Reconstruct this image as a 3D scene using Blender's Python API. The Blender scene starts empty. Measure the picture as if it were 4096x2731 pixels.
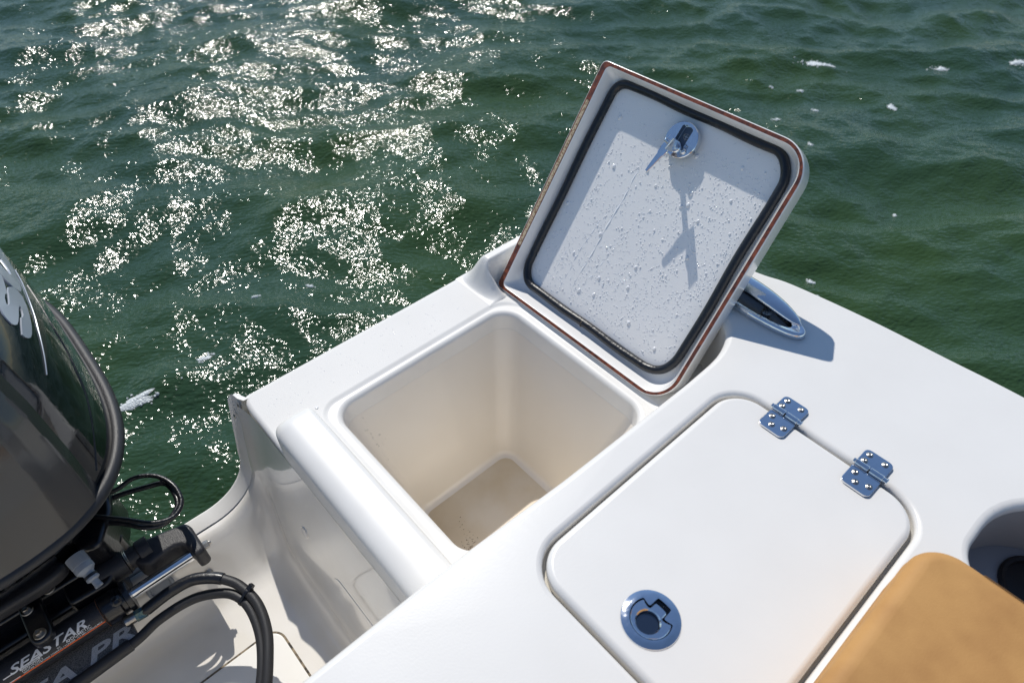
import bpy, math, random
import numpy as np
from mathutils import Vector, Matrix
from mathutils import geometry as mgeo
random.seed(7)
rng = np.random.RandomState(7)
R = math.radians
scene = bpy.context.scene

# ------------------------------------------------------------------ camera
YAW, PITCH, ROLL = R(47.5), R(45.5), R(0.5)
F = Vector((math.cos(YAW)*math.cos(PITCH), math.sin(YAW)*math.cos(PITCH), -math.sin(PITCH)))
RT = Vector((math.sin(YAW), -math.cos(YAW), 0)); UP = RT.cross(F)
R2 = RT*math.cos(ROLL) + UP*math.sin(ROLL); U2 = R2.cross(F)
cd = bpy.data.cameras.new("camera"); cam = bpy.data.objects.new("camera", cd)
scene.collection.objects.link(cam); scene.camera = cam
cam.matrix_world = Matrix(((R2.x, U2.x, -F.x, 0), (R2.y, U2.y, -F.y, 0), (R2.z, U2.z, -F.z, 0.9), (0, 0, 0, 1)))
cd.sensor_width = 36; cd.lens = 24; cd.clip_start = 0.05; cd.clip_end = 9000
cd.dof.use_dof = True; cd.dof.focus_distance = 1.32; cd.dof.aperture_fstop = 4.5

# ------------------------------------------------------------------ light
SUN_EL, SUN_AZ = 51.0, 67.5           # azimuth measured from +X towards +Y
S = Vector((math.cos(R(SUN_EL))*math.cos(R(SUN_AZ)), math.cos(R(SUN_EL))*math.sin(R(SUN_AZ)), math.sin(R(SUN_EL))))
world = bpy.data.worlds.new("World"); scene.world = world; world.use_nodes = True
wn = world.node_tree; bg = wn.nodes["Background"]
sky = wn.nodes.new("ShaderNodeTexSky"); sky.sky_type = 'NISHITA'; sky.sun_disc = False
sky.sun_elevation = R(SUN_EL); sky.sun_rotation = R(90-SUN_AZ)
sky.air_density = 1.0; sky.dust_density = 0.0; sky.ozone_density = 3.0
wn.links.new(sky.outputs[0], bg.inputs[0]); bg.inputs[1].default_value = 0.12
sd = bpy.data.lights.new("sun", 'SUN'); sun = bpy.data.objects.new("sun", sd); scene.collection.objects.link(sun)
sd.energy = 4.1; sd.angle = R(0.53); sd.color = (1.0, 0.96, 0.89)
sun.rotation_euler = S.to_track_quat('Z', 'Y').to_euler(); sun.location = S*30
scene.cycles.use_denoising = True; scene.cycles.use_adaptive_sampling = False
scene.cycles.caustics_reflective = False; scene.cycles.caustics_refractive = False; scene.cycles.sample_clamp_indirect = 3.0
scene.view_settings.view_transform = 'Standard'; scene.view_settings.look = 'None'
scene.view_settings.gamma = 1; scene.view_settings.exposure = -0.16; scene.view_settings.use_curve_mapping = False

# ------------------------------------------------------------------ materials
def mat(name, col, rough=.4, metal=0, coat=0, ior=1.5, **k):
    m = bpy.data.materials.new(name); m.use_nodes = True
    b = m.node_tree.nodes["Principled BSDF"]
    b.inputs["Base Color"].default_value = (*col, 1); b.inputs["Roughness"].default_value = rough
    b.inputs["Metallic"].default_value = metal; b.inputs["Coat Weight"].default_value = coat
    b.inputs["Coat Roughness"].default_value = k.get("crough", .05); b.inputs["IOR"].default_value = ior
    if "trans" in k: b.inputs["Transmission Weight"].default_value = k["trans"]
    if "spec" in k: b.inputs["Specular IOR Level"].default_value = k["spec"]
    return m
def N(m, t, **k):
    n = m.node_tree.nodes.new(t)
    for a, v in k.items():
        if a in n.inputs: n.inputs[a].default_value = v
        else: setattr(n, a, v)
    return n
def L(m, a, b): m.node_tree.links.new(a, b)
def P(m): return m.node_tree.nodes["Principled BSDF"]
def coords(m, sc=(1, 1, 1), obj=False):
    n = N(m, "ShaderNodeTexCoord"); g = N(m, "ShaderNodeNewGeometry"); mp = N(m, "ShaderNodeMapping")
    L(m, n.outputs["Object"] if obj else g.outputs["Position"], mp.inputs[0]); mp.inputs["Scale"].default_value = sc
    return mp.outputs[0]
def add_noise_color(m, c1, c2, scale, lo=.4, hi=.6, detail=6, sc=(1, 1, 1)):
    n = N(m, "ShaderNodeTexNoise"); n.inputs["Scale"].default_value = scale; n.inputs["Detail"].default_value = detail
    L(m, coords(m, sc), n.inputs["Vector"])
    r = N(m, "ShaderNodeValToRGB"); r.color_ramp.elements[0].position = lo; r.color_ramp.elements[1].position = hi
    r.color_ramp.elements[0].color = (*c1, 1); r.color_ramp.elements[1].color = (*c2, 1)
    L(m, n.outputs[0], r.inputs[0]); return r.outputs[0]
def add_bump(m, layers, dist=1.0):
    prev = None
    for (scale, d, detail, kind) in layers:
        if kind == 'n':
            n = N(m, "ShaderNodeTexNoise"); n.inputs["Detail"].default_value = detail
        else:
            n = N(m, "ShaderNodeTexVoronoi")
        n.inputs["Scale"].default_value = scale; L(m, coords(m), n.inputs["Vector"])
        b = N(m, "ShaderNodeBump"); b.inputs["Distance"].default_value = d; b.inputs["Strength"].default_value = 1
        L(m, n.outputs[0], b.inputs["Height"])
        if prev: L(m, prev, b.inputs["Normal"])
        prev = b.outputs[0]
    L(m, prev, P(m).inputs["Normal"]); return prev
def mixcol(m, a, b, f, mode='MIX'):
    x = N(m, "ShaderNodeMix"); x.data_type = 'RGBA'; x.blend_type = mode
    for i, v in ((0, f), (6, a), (7, b)):
        if hasattr(v, "is_output"): L(m, v, x.inputs[i])
        else: x.inputs[i].default_value = v if i == 0 else (*v, 1)
    return x.outputs[2]

def gelcoat(name, c1, c2, rough, coat, bump, stains=0.0):
    m = mat(name, c1, rough, 0, coat, crough=.06)
    col = add_noise_color(m, c1, c2, 9, .35, .7)
    # a few specks of grit
    v = N(m, "ShaderNodeTexVoronoi"); v.inputs["Scale"].default_value = 60; L(m, coords(m), v.inputs["Vector"])
    r = N(m, "ShaderNodeValToRGB"); r.color_ramp.elements[0].position = .018; r.color_ramp.elements[1].position = .03
    r.color_ramp.elements[0].color = (1, 1, 1, 1); r.color_ramp.elements[1].color = (0, 0, 0, 1); L(m, v.outputs["Distance"], r.inputs[0])
    n2 = N(m, "ShaderNodeTexNoise"); n2.inputs["Scale"].default_value = 14; L(m, coords(m), n2.inputs["Vector"])
    r2 = N(m, "ShaderNodeValToRGB"); r2.color_ramp.elements[0].position = .58; r2.color_ramp.elements[1].position = .66; L(m, n2.outputs[0], r2.inputs[0])
    mu = N(m, "ShaderNodeMath", operation='MULTIPLY'); L(m, r.outputs[0], mu.inputs[0]); L(m, r2.outputs[0], mu.inputs[1])
    mu2 = N(m, "ShaderNodeMath", operation='MULTIPLY'); L(m, mu.outputs[0], mu2.inputs[0]); mu2.inputs[1].default_value = .75
    col = mixcol(m, col, (.16, .12, .08), mu2.outputs[0])
    if stains:
        n3 = N(m, "ShaderNodeTexNoise"); n3.inputs["Scale"].default_value = 5; n3.inputs["Detail"].default_value = 8
        L(m, coords(m), n3.inputs["Vector"])
        r3 = N(m, "ShaderNodeMapRange"); r3.inputs[1].default_value = .45; r3.inputs[2].default_value = .8; r3.inputs[4].default_value = stains
        L(m, n3.outputs[0], r3.inputs[0]); col = mixcol(m, col, (.50, .38, .22), r3.outputs[0])
    L(m, col, P(m).inputs["Base Color"]); add_bump(m, bump); return m

GEL = gelcoat("gelcoat white", (.80, .78, .74), (.775, .755, .715), .32, .5, [(300, .00009, 3, 'n'), (3, .0015, 1, 'n')])
GELS = gelcoat("gelcoat white smooth", (.80, .785, .75), (.76, .74, .70), .42, .2, [(5, .001, 1, 'n')], .04)
NSK = gelcoat("gelcoat fine grain", (.74, .725, .695), (.715, .70, .67), .6, .05, [(420, .00035, 2, 'n')])
CREAM = gelcoat("gelcoat cream liner", (.84, .785, .70), (.83, .77, .68), .3, .6, [(8, .001, 2, 'n')], .10)
BINF = gelcoat("stained bin floor", (.74, .66, .54), (.64, .53, .37), .4, .2, [(8, .001, 2, 'n')], .35)
WELL = gelcoat("gelcoat well", (.81, .78, .73), (.76, .72, .655), .22, .9, [(6, .0008, 1, 'n')], .14)
LIDW = mat("lid gelcoat", (.86, .85, .83), .2, 0, .6)
PANEL = mat("lid panel", (.95, .93, .90), .35, 0, .3); add_bump(PANEL, [(700, .00025, 2, 'n')])
STEEL = mat("polished steel", (.78, .80, .83), .10, 1); add_bump(STEEL, [(90, .0004, 2, 'n')])
STEELD = mat("worn steel", (.40, .38, .35), .28, 1); add_bump(STEELD, [(300, .0006, 3, 'n')])
CHROME = mat("chrome rod", (.85, .85, .86), .05, 1)
SEAM = mat("dark seam", (.10, .085, .06), .8)
L(SEAM, add_noise_color(SEAM, (.03, .025, .02), (.30, .24, .16), 120, .35, .65), P(SEAM).inputs["Base Color"])
GROOVE = mat("groove white", (.62, .58, .50), .5)
RUB = mat("black rubber", (.007, .008, .011), .36, 0, .2, crough=.2); add_bump(RUB, [(150, .0012, 4, 'n')])
RUBM = mat("matt rubber", (.022, .022, .024), .5); add_bump(RUBM, [(400, .0004, 3, 'n')])
BLK = mat("black paint", (.006, .006, .008), .28, 0, .4); add_bump(BLK, [(200, .0006, 3, 'n')])
BLKC = mat("black cast", (.022, .022, .026), .42); add_bump(BLKC, [(500, .0009, 3, 'n')])
COWL = mat("gloss black cowl", (.004, .005, .006), .10, 0, 1.0, crough=.03); add_bump(COWL, [(60, .0006, 3, 'n')])
COWLG = mat("satin charcoal cowl", (.026, .024, .023), .26, 0, .8, crough=.12); add_bump(COWLG, [(260, .00015, 3, 'n')])
GREYP = mat("grey plastic", (.30, .33, .37), .45)
TEAL = mat("verdigris brass", (.035, .12, .15), .45, .3)
L(TEAL, add_noise_color(TEAL, (.02, .10, .16), (.16, .22, .17), 160, .4, .6), P(TEAL).inputs["Base Color"])
SILV = mat("silver decal", (.46, .50, .56), .32, .3, .5)
WHITE = mat("white print", (.72, .73, .75), .5)
ORANGE = mat("orange print", (.80, .12, .01), .5)
BLACKP = mat("black print", (.02, .02, .02), .5)
PLATE = mat("etched plate dark", (.11, .10, .095), .5, .3)
L(PLATE, add_noise_color(PLATE, (.10, .095, .09), (.28, .265, .25), 700, .4, .6), P(PLATE).inputs["Base Color"])
PLATEL = mat("etched letters", (.36, .35, .33), .5, .4)
L(PLATEL, add_noise_color(PLATEL, (.66, .64, .61), (.85, .83, .80), 500, .35, .6), P(PLATEL).inputs["Base Color"])
COPPER = mat("copper ring", (.62, .32, .20), .35, .8)
WOOD = mat("raw laminate edge", (.16, .04, .018), .45, 0, .3)
L(WOOD, add_noise_color(WOOD, (.085, .026, .014), (.30, .075, .028), 90, .35, .65, 8), P(WOOD).inputs["Base Color"]); 
SAND = mat("sanded laminate", (.52, .36, .20), .6)
L(SAND, add_noise_color(SAND, (.30, .17, .08), (.68, .54, .36), 220, .38, .55, 8), P(SAND).inputs["Base Color"])
CUSH = mat("tan vinyl", (.46, .26, .085), .7)
L(CUSH, add_noise_color(CUSH, (.41, .205, .062), (.50, .265, .084), 16, .3, .6, 7), P(CUSH).inputs["Base Color"]); add_bump(CUSH, [(420, .0002, 3, 'n'), (9, .004, 2, 'n')])
POCK = mat("pocket shaded grey", (.34, .335, .34), .45)  # grey carries the shade inside the sunk pocket as colour
CUP = mat("black cup insert", (.012, .010, .010), .35)
RUST = mat("rust", (.30, .12, .04), .8)
DROPW = mat("water drop on white", (.88, .88, .88), .06, 0, 1.0, 1.4)
DROP = mat("water drop", (1, 1, 1), .0, 0, 0, 1.33, trans=1.0)
FOAM = mat("foam", (.74, .78, .78), .4); add_bump(FOAM, [(160, .004, 1, 'v')])

SEA = mat("sea water", (.011, .034, .012), .105, 0, 0, 1.333)
def sea_nodes():
    m = SEA
    n = N(m, "ShaderNodeTexNoise"); n.inputs["Scale"].default_value = .9; n.inputs["Detail"].default_value = 2
    L(m, coords(m), n.inputs["Vector"])
    r = N(m, "ShaderNodeValToRGB"); r.color_ramp.elements[0].color = (.026, .059, .029, 1); r.color_ramp.elements[1].color = (.034, .069, .022, 1)
    r.color_ramp.elements[0].position = .35; r.color_ramp.elements[1].position = .65
    L(m, n.outputs[0], r.inputs[0]); L(m, r.outputs[0], P(m).inputs["Base Color"])
    # capillary ripples, with patches of calmer and rougher water
    pn = N(m, "ShaderNodeTexNoise"); pn.inputs["Scale"].default_value = 1.6; pn.inputs["Detail"].default_value = 3; L(m, coords(m), pn.inputs["Vector"])
    pr = N(m, "ShaderNodeMapRange"); pr.inputs[1].default_value = .38; pr.inputs[2].default_value = .62; pr.inputs[3].default_value = .78; pr.inputs[4].default_value = 1.0
    L(m, pn.outputs[0], pr.inputs[0])
    prev = None
    for sc, d, det, st in ((12, .0036, 2, 1), (30, .0042, 2, 1), (60, .0047, 1, 1), (95, .0016, 1, 1)):
        t = N(m, "ShaderNodeTexNoise"); t.inputs["Scale"].default_value = sc; t.inputs["Detail"].default_value = det; t.inputs["Roughness"].default_value = .45
        mp = N(m, "ShaderNodeMapping"); g = N(m, "ShaderNodeNewGeometry"); L(m, g.outputs["Position"], mp.inputs[0])
        mp.vector_type = 'TEXTURE'; mp.inputs["Rotation"].default_value = (0, 0, R(-34)); mp.inputs["Scale"].default_value = (1.5, .8, 1)
        L(m, mp.outputs[0], t.inputs["Vector"])
        b = N(m, "ShaderNodeBump"); b.inputs["Distance"].default_value = d; L(m, t.outputs[0], b.inputs["Height"]); L(m, pr.outputs[0], b.inputs["Strength"])
        if prev: L(m, prev, b.inputs["Normal"])
        prev = b.outputs[0]
    L(m, prev, P(m).inputs["Normal"])
sea_nodes()

# ------------------------------------------------------------------ object helpers
def wm(o):
    b = o.matrix_basis.copy()
    return (wm(o.parent) @ o.matrix_parent_inverse @ b) if o.parent else b
def attach(o, parent):
    if parent is not None:
        o.parent = parent; o.matrix_parent_inverse = wm(parent).inverted()
def tag(o, label=None, cat=None, group=None, kind=None):
    if label: o['label'] = label
    if cat: o['category'] = cat
    if group: o['group'] = group
    if kind: o['kind'] = kind
    return o
def empty(name, loc, label, cat, group=None):
    o = bpy.data.objects.new(name, None); scene.collection.objects.link(o); o.location = loc; o.empty_display_size = .05
    return tag(o, label, cat, group)
class MB:
    """collects geometry for ONE mesh"""
    def __init__(s): s.v = []; s.f = []; s.mi = []
    def add(s, verts, faces, mi=0):
        k = len(s.v); s.v += [tuple(p) for p in verts]; s.f += [tuple(i+k for i in f) for f in faces]; s.mi += [mi]*len(faces); return s
    def loft(s, loops, closed=True, cap0=False, cap1=False, mi=0):
        n = len(loops[0]); vs = [p for l in loops for p in l]; fs = []
        for i in range(len(loops)-1):
            for j in range(n if closed else n-1):
                a, b = i*n+j, i*n+(j+1) % n
                fs.append((a, b, b+n, a+n))
        if cap0: fs.append(tuple(reversed(range(n))))
        if cap1: fs.append(tuple(range((len(loops)-1)*n, len(loops)*n)))
        return s.add(vs, fs, mi)
    def tube(s, pts, r, seg=12, cap=True, mi=0):
        pts = [Vector(p) for p in pts]; loops = []; up = None
        for i, p in enumerate(pts):
            t = (pts[min(i+1, len(pts)-1)] - pts[max(i-1, 0)]).normalized()
            if up is None: up = t.orthogonal().normalized()
            up = (up - t*up.dot(t)).normalized(); bi = t.cross(up)
            rr = r[i] if isinstance(r, (list, tuple)) else r
            loops.append([p + (up*math.cos(a) + bi*math.sin(a))*rr for a in [2*math.pi*k/seg for k in range(seg)]])
        return s.loft(loops, True, cap, cap, mi)
    def loop_tube(s, pts, r, seg=12, mi=0):
        pts = [Vector(p) for p in pts]; n = len(pts); loops = []; up = Vector((0, 0, 1)); 
        nrm = Vector((0, 0, 0))
        for i in range(n): nrm += pts[i].cross(pts[(i+1) % n])
        nrm.normalize()
        for i, p in enumerate(pts):
            t = (pts[(i+1) % n] - pts[i-1]).normalized(); bi = t.cross(nrm).normalized(); u2 = bi.cross(t)
            loops.append([p + (u2*math.cos(a) + bi*math.sin(a))*r for a in [2*math.pi*k/seg for k in range(seg)]])
        loops.append(loops[0]); return s.loft(loops, True, False, False, mi)
    def rev(s, prof, o, ax, seg=32, cap=True, mi=0):
        o = Vector(o); ax = Vector(ax).normalized(); u = ax.orthogonal().normalized(); w = ax.cross(u)
        loops = [[o + ax*h + (u*math.cos(a) + w*math.sin(a))*r for a in [2*math.pi*k/seg for k in range(seg)]] for r, h in prof]
        return s.loft(loops, True, cap, cap, mi)
    def fill(s, loops2d, zf, mi=0, flip=False):
        """flat(ish) polygon with holes; zf(x,y)->z"""
        tris = mgeo.tessellate_polygon([[Vector((x, y, 0)) for x, y in l] for l in loops2d])
        pts = [p for l in loops2d for p in l]; fs = []
        for t in tris:
            a, b, c = [pts[i] for i in t]
            ccw = (b[0]-a[0])*(c[1]-a[1]) - (b[1]-a[1])*(c[0]-a[0]) > 0
            fs.append(t if ccw != flip else tuple(reversed(t)))
        return s.add([(x, y, zf(x, y)) for x, y in pts], fs, mi)
    def prism(s, poly, z0, z1, r=0, nr=3, mi=0, bottom=True):
        """upright solid from a CCW outline, rounded top edge"""
        loops = [[(x, y, z0) for x, y in poly], [(x, y, z1-r) for x, y in poly]]
        ins = poly
        if r > 0:
            for k in range(1, nr+1):
                a = math.pi/2*k/nr; ins = offset(poly, r*(1-math.cos(a)))
                loops.append([(x, y, z1-r+r*math.sin(a)) for x, y in ins])
        s.loft(loops, True, False, False, mi)
        s.fill([ins], lambda x, y: z1, mi)
        if bottom: s.fill([poly], lambda x, y: z0, mi, True)
        return s
    def build(s, name, m, parent=None, smooth=True, frame=None, ang=40, wnm=True, kind=None, label=None, weld=True):
        me = bpy.data.meshes.new(name); me.from_pydata(s.v, [], s.f)
        ms = m if isinstance(m, (list, tuple)) else [m]
        for x in ms: me.materials.append(x)
        if len(ms) > 1: me.polygons.foreach_set("material_index", s.mi)
        o = finish(name, me, parent, smooth, frame, ang, wnm, weld)
        if kind: o['kind'] = kind
        if label: o['label'] = label
        return o
import bmesh
def finish(name, me, parent, smooth=True, frame=None, ang=40, wnm=True, weld=True):
    if weld:
        bm = bmesh.new(); bm.from_mesh(me); bmesh.ops.remove_doubles(bm, verts=bm.verts, dist=2e-6)
        bmesh.ops.dissolve_degenerate(bm, edges=bm.edges, dist=1e-7)
        if smooth:
            for e in bm.edges:
                if len(e.link_faces) == 2 and e.calc_face_angle(0) > R(ang): e.smooth = False
        bm.to_mesh(me); bm.free()
    me.polygons.foreach_set("use_smooth", [smooth]*len(me.polygons)); me.update()
    o = bpy.data.objects.new(name, me); scene.collection.objects.link(o)
    if frame is not None: o.matrix_world = frame; o.matrix_basis = frame
    attach(o, parent)
    if smooth and wnm:
        w = o.modifiers.new("normals", 'WEIGHTED_NORMAL'); w.keep_sharp = True; w.weight = 50
    return o
def copy_tree(o, parent=None):
    c = o.copy(); scene.collection.objects.link(c); c.parent = parent
    for ch in [x for x in scene.objects if x.parent == o]: copy_tree(ch, c)
    return c
def area2(p): return sum(p[i-1][0]*p[i][1]-p[i][0]*p[i-1][1] for i in range(len(p)))
def offset(poly, d):
    """move every vertex inward by d (CCW outline)"""
    n = len(poly); out = []
    for i in range(n):
        x0, y0 = poly[i-1]; x, y = poly[i]; x1, y1 = poly[(i+1) % n]
        a = Vector((x-x0, y-y0)); b = Vector((x1-x, y1-y))
        if a.length < 1e-9: a = b
        if b.length < 1e-9: b = a
        a.normalize(); b.normalize(); n1 = Vector((-a.y, a.x)); n2 = Vector((-b.y, b.x)); m = n1+n2
        if m.length < 1e-6: m = n1
        m.normalize(); k = d/max(.35, m.dot(n1)); out.append((x+m.x*k, y+m.y*k))
    return out
def rrect(x0, y0, x1, y1, r, n=8):
    rs = r if isinstance(r, (list, tuple)) else (r, r, r, r)   # order: (x0,y0),(x1,y0),(x1,y1),(x0,y1)
    out = []
    for (cx, cy, sx, sy, q, rr) in ((x0, y0, 1, 1, 180, rs[0]), (x1, y0, -1, 1, 270, rs[1]), (x1, y1, -1, -1, 0, rs[2]), (x0, y1, 1, -1, 90, rs[3])):
        for k in range(n+1):
            a = R(q + 90*k/n); out.append((cx+sx*rr+rr*math.cos(a), cy+sy*rr+rr*math.sin(a)))
    return out
def circ(cx, cy, r, n=32, r2=None): return [(cx+r*math.cos(2*math.pi*k/n), cy+(r2 or r)*math.sin(2*math.pi*k/n)) for k in range(n)]
def dense(poly, step, closed=True):
    out = []
    for i in range(len(poly) if closed else len(poly)-1):
        a = Vector(poly[i]); b = Vector(poly[(i+1) % len(poly)]); k = max(1, int((b-a).length/step))
        out += [tuple(a.lerp(b, j/k)) for j in range(k)]
    if not closed: out.append(tuple(poly[-1]))
    return out
def chaikin(poly, it=2):
    for _ in range(it):
        o = []
        for i in range(len(poly)):
            a = Vector(poly[i]); b = Vector(poly[(i+1) % len(poly)]); o += [tuple(a.lerp(b, .25)), tuple(a.lerp(b, .75))]
        poly = o
    return poly
def spline(pts, n=8):
    p = [Vector(q) for q in pts]; p = [2*p[0]-p[1]]+p+[2*p[-1]-p[-2]]; out = []
    for i in range(1, len(p)-2):
        for k in range(n):
            t = k/n; a, b, c, d = p[i-1:i+3]
            out.append(.5*((2*b)+(c-a)*t+(2*a-5*b+4*c-d)*t*t+(3*b-a-3*c+d)*t**3))
    out.append(p[-2]); return out
def text_mesh(s, size, shear=0, bold=0, align='LEFT', res=3, space=1.0):
    cu = bpy.data.curves.new("t", 'FONT'); cu.body = s; cu.size = size; cu.shear = shear; cu.offset = bold; cu.align_x = align
    cu.resolution_u = res; cu.space_character = space
    ob = bpy.data.objects.new("t", cu); scene.collection.objects.link(ob)
    dg = bpy.context.evaluated_depsgraph_get(); dg.update(); me = bpy.data.meshes.new_from_object(ob.evaluated_get(dg))
    bpy.data.objects.remove(ob); v = [tuple(x.co) for x in me.vertices]; f = [tuple(p.vertices) for p in me.polygons]; bpy.data.meshes.remove(me)
    return v, f
def vw(v): return max(p[0] for p in v)-min(p[0] for p in v)

# ------------------------------------------------------------------ water
ZW = -0.95
def grid_axis(lo, hi, step, far):
    a = list(np.arange(lo, hi+step/2, step)); s = step
    x = a[-1]
    while x < far: s *= 1.22; x += s; a.append(x)
    x = a[0]; s = step; b = []
    while x > -far: s *= 1.22; x -= s; b.append(x)
    return np.array(b[::-1]+a)
WD = R(57)                       # the way the chop runs
waves = []
for lam0, count, amp in ((1.7, 7, .020), (.95, 12, .0115), (.5, 20, .0048), (.26, 26, .0022), (.13, 28, .0009), (.07, 24, .00034)):
    for k in range(count):
        lam = lam0*(.72+.6*rng.rand()); th = WD + rng.randn()*(.55 if lam0 > .45 else .65)
        waves.append((2*math.pi/lam*math.cos(th), 2*math.pi/lam*math.sin(th), amp*(.55+.9*rng.rand())/math.sqrt(count)*2.0, rng.rand()*6.283, lam))
def sea_h(x, y, fade=None):
    wx = x + .10*np.sin(1.3*y+.5) + .05*np.sin(2.9*y+1.7*x); wy = y + .10*np.sin(1.1*x+2.) + .05*np.sin(3.1*x-1.3*y)
    z = np.zeros_like(x)
    for kx, ky, a, ph, lam in waves:
        s = np.sin(kx*wx+ky*wy+ph)
        z += a*((1-np.abs(s))*1.25-.45 if (lam > .3 and ph > 2.6) else s*.8)*(fade if fade is not None else 1)
    return z
def build_water():
    xs = grid_axis(-1.6, 7.4, .0145, 4000); ys = grid_axis(-.9, 7.2, .0145, 4000)
    X, Y = np.meshgrid(xs, ys, indexing='ij'); d = np.sqrt((X-2)**2+(Y-2)**2)
    Z = ZW + sea_h(X, Y, np.clip(1.6-d/16, 0, 1))
    nx, ny = X.shape; co = np.stack([X, Y, Z], -1).reshape(-1, 3).astype(np.float32)
    i = np.arange(nx*ny).reshape(nx, ny); q = np.stack([i[:-1, :-1], i[1:, :-1], i[1:, 1:], i[:-1, 1:]], -1).reshape(-1, 4)
    me = bpy.data.meshes.new("water"); me.vertices.add(len(co)); me.vertices.foreach_set("co", co.ravel())
    me.loops.add(q.size); me.loops.foreach_set("vertex_index", q.ravel().astype(np.int32))
    me.polygons.add(len(q)); me.polygons.foreach_set("loop_start", np.arange(0, q.size, 4, dtype=np.int32))
    me.update(calc_edges=True); me.polygons.foreach_set("use_smooth", np.ones(len(q), bool)); me.materials.append(SEA); me.update()
    o = bpy.data.objects.new("water", me); scene.collection.objects.link(o); tag(o, "dark green choppy sea water glittering in the sun", kind='structure')
build_water()

# foam bits floating beyond the gunwale and by the motor: (x, y, size, stretch, angle)
FOAMS = [(4.33, 1.86, .11, 2.6, -20), (4.86, 1.32, .06, 2.4, -15), (5.27, 1.02, .09, 2.2, 10), (4.12, 1.28, .065, 1.1, 0), (5.73, .90, .05, 2, -25), (6.1, .66, .07, 2.5, -20),
         (3.93, 1.75, .035, 1.3, 0), (3.75, 1.55, .035, 1.3, 0), (3.45, 1.62, .04, 1.4, 0), (3.85, 1.90, .022, 1.2, 0), (3.35, 1.35, .03, 1.2, 0), (3.02, 1.52, .03, 1.5, 0),
         (2.42, .78, .035, 1.1, 0), (2.33, .70, .018, 1.1, 0), (2.78, 1.36, .022, 1.2, 0), (3.20, .78, .016, 1, 0), (.05, 1.98, .09, 3.2, 25), (.32, 2.0, .04, 1.8, 30), (.62, 2.2, .02, 2, 30), (.82, 2.12, .022, 2.4, -20)]
def build_foam():
    b = MB(); H = lambda x, y: ZW+float(sea_h(np.array(x), np.array(y)))
    for (x, y, s, st, an) in FOAMS:
        ca, sa = math.cos(R(an-42)), math.sin(R(an-42)); f = lambda u, v: (x+u*ca-v*sa, y+u*sa+v*ca)
        m = 26; ph = rng.rand(3)*6.28; a_, b_ = s*.42*st/1.6, s*.34/max(1, st*.55)
        prof = [1+.28*math.sin(2*t+ph[0])+.22*math.sin(3*t+ph[1])+.14*math.sin(7*t+ph[2])+.10*rng.randn() for t in [2*math.pi*k/m for k in range(m)]]
        rings = []
        for q, hh in ((1, .001), (.8, .004), (.4, .0055)):
            rings.append([(*f(a_*q*p*math.cos(t), b_*q*p*math.sin(t)), 0) for p, t in zip(prof, [2*math.pi*k/m for k in range(m)])])
            rings[-1] = [(px, py, H(px, py)+hh) for px, py, _ in rings[-1]]
        b.loft(rings); b.add([(x, y, H(x, y)+.006)]+rings[-1], [(0, k+1, (k+1) % m+1) for k in range(m)])
        for k in range(int(8+s*420)):
            u, v = rng.randn()*a_*.75, rng.randn()*b_*.8; px, py = f(u, v); r = .0022+.005*rng.rand()**2; z = H(px, py)+.001
            b.add([(px+r*math.cos(a)*q, py+r*math.sin(a)*q, z+r*.9*math.sqrt(max(0, 1-q*q))) for q in (1, .7) for a in [k2*math.pi/3 for k2 in range(6)]] + [(px, py, z+r*.9)],
                  [(i, (i+1) % 6, (i+1) % 6+6, i+6) for i in range(6)]+[(i+6, (i+1) % 6+6, 12) for i in range(6)])
    o = b.build("sea_foam", FOAM, weld=False, wnm=False); tag(o, "small flecks of white foam and bubbles on the green water", "foam", kind='stuff')
build_foam()

# ------------------------------------------------------------------ boat
XC = -.33
boat = empty("boat", (-.33, .2, -1.3), "white fibreglass boat stern with an open hatch lid over a deep storage bin", "boat")
ZF = -.155                                           # level of the sunken platform round the bin
def hz(x, y):                                        # deck height: flat, rolling down at the stern corner
    t = min(1, max(0, (1.012-y)/.212)); return -.155*(1-math.sin(math.pi/2*t)) if y > .8 else 0.0
gun = [tuple(p) for p in spline([(1.18, -.6), (1.176, -.3), (1.172, -.032), (1.165, .09), (1.156, .241), (1.136, .396), (1.115, .467), (1.09, .62), (1.06, .75), (1.005, .87), (.93, .962), (.85, 1.003)], 8)]
out = [(-1.84, -.6)] + gun + [(.81, 1.009), (.80, 1.0), (.805, .965), (.82, .956), (.955, .954), (.965, .945), (.965, .50),
       (.955, .455), (.932, .415), (.905, .394), (.87, .382), (.84, .377), (.76, .375), (.64, .377), (.46, .380), (.27, .389), (.17, .391), (0, .391), (-.85, .391), (-.85, 1.0), (-1.84, 1.0)]
deck_out = chaikin(dense(out, .035), 2)
HX0, HY0, HX1, HY1 = .3185, -.031, .8195, .3185
hatch_hole = rrect(HX0, HY0, HX1, HY1, .062, 10)
cup_hole = rrect(.765, -.36, 1.0, -.093, (.085, .085, .14, .06), 12)
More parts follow.
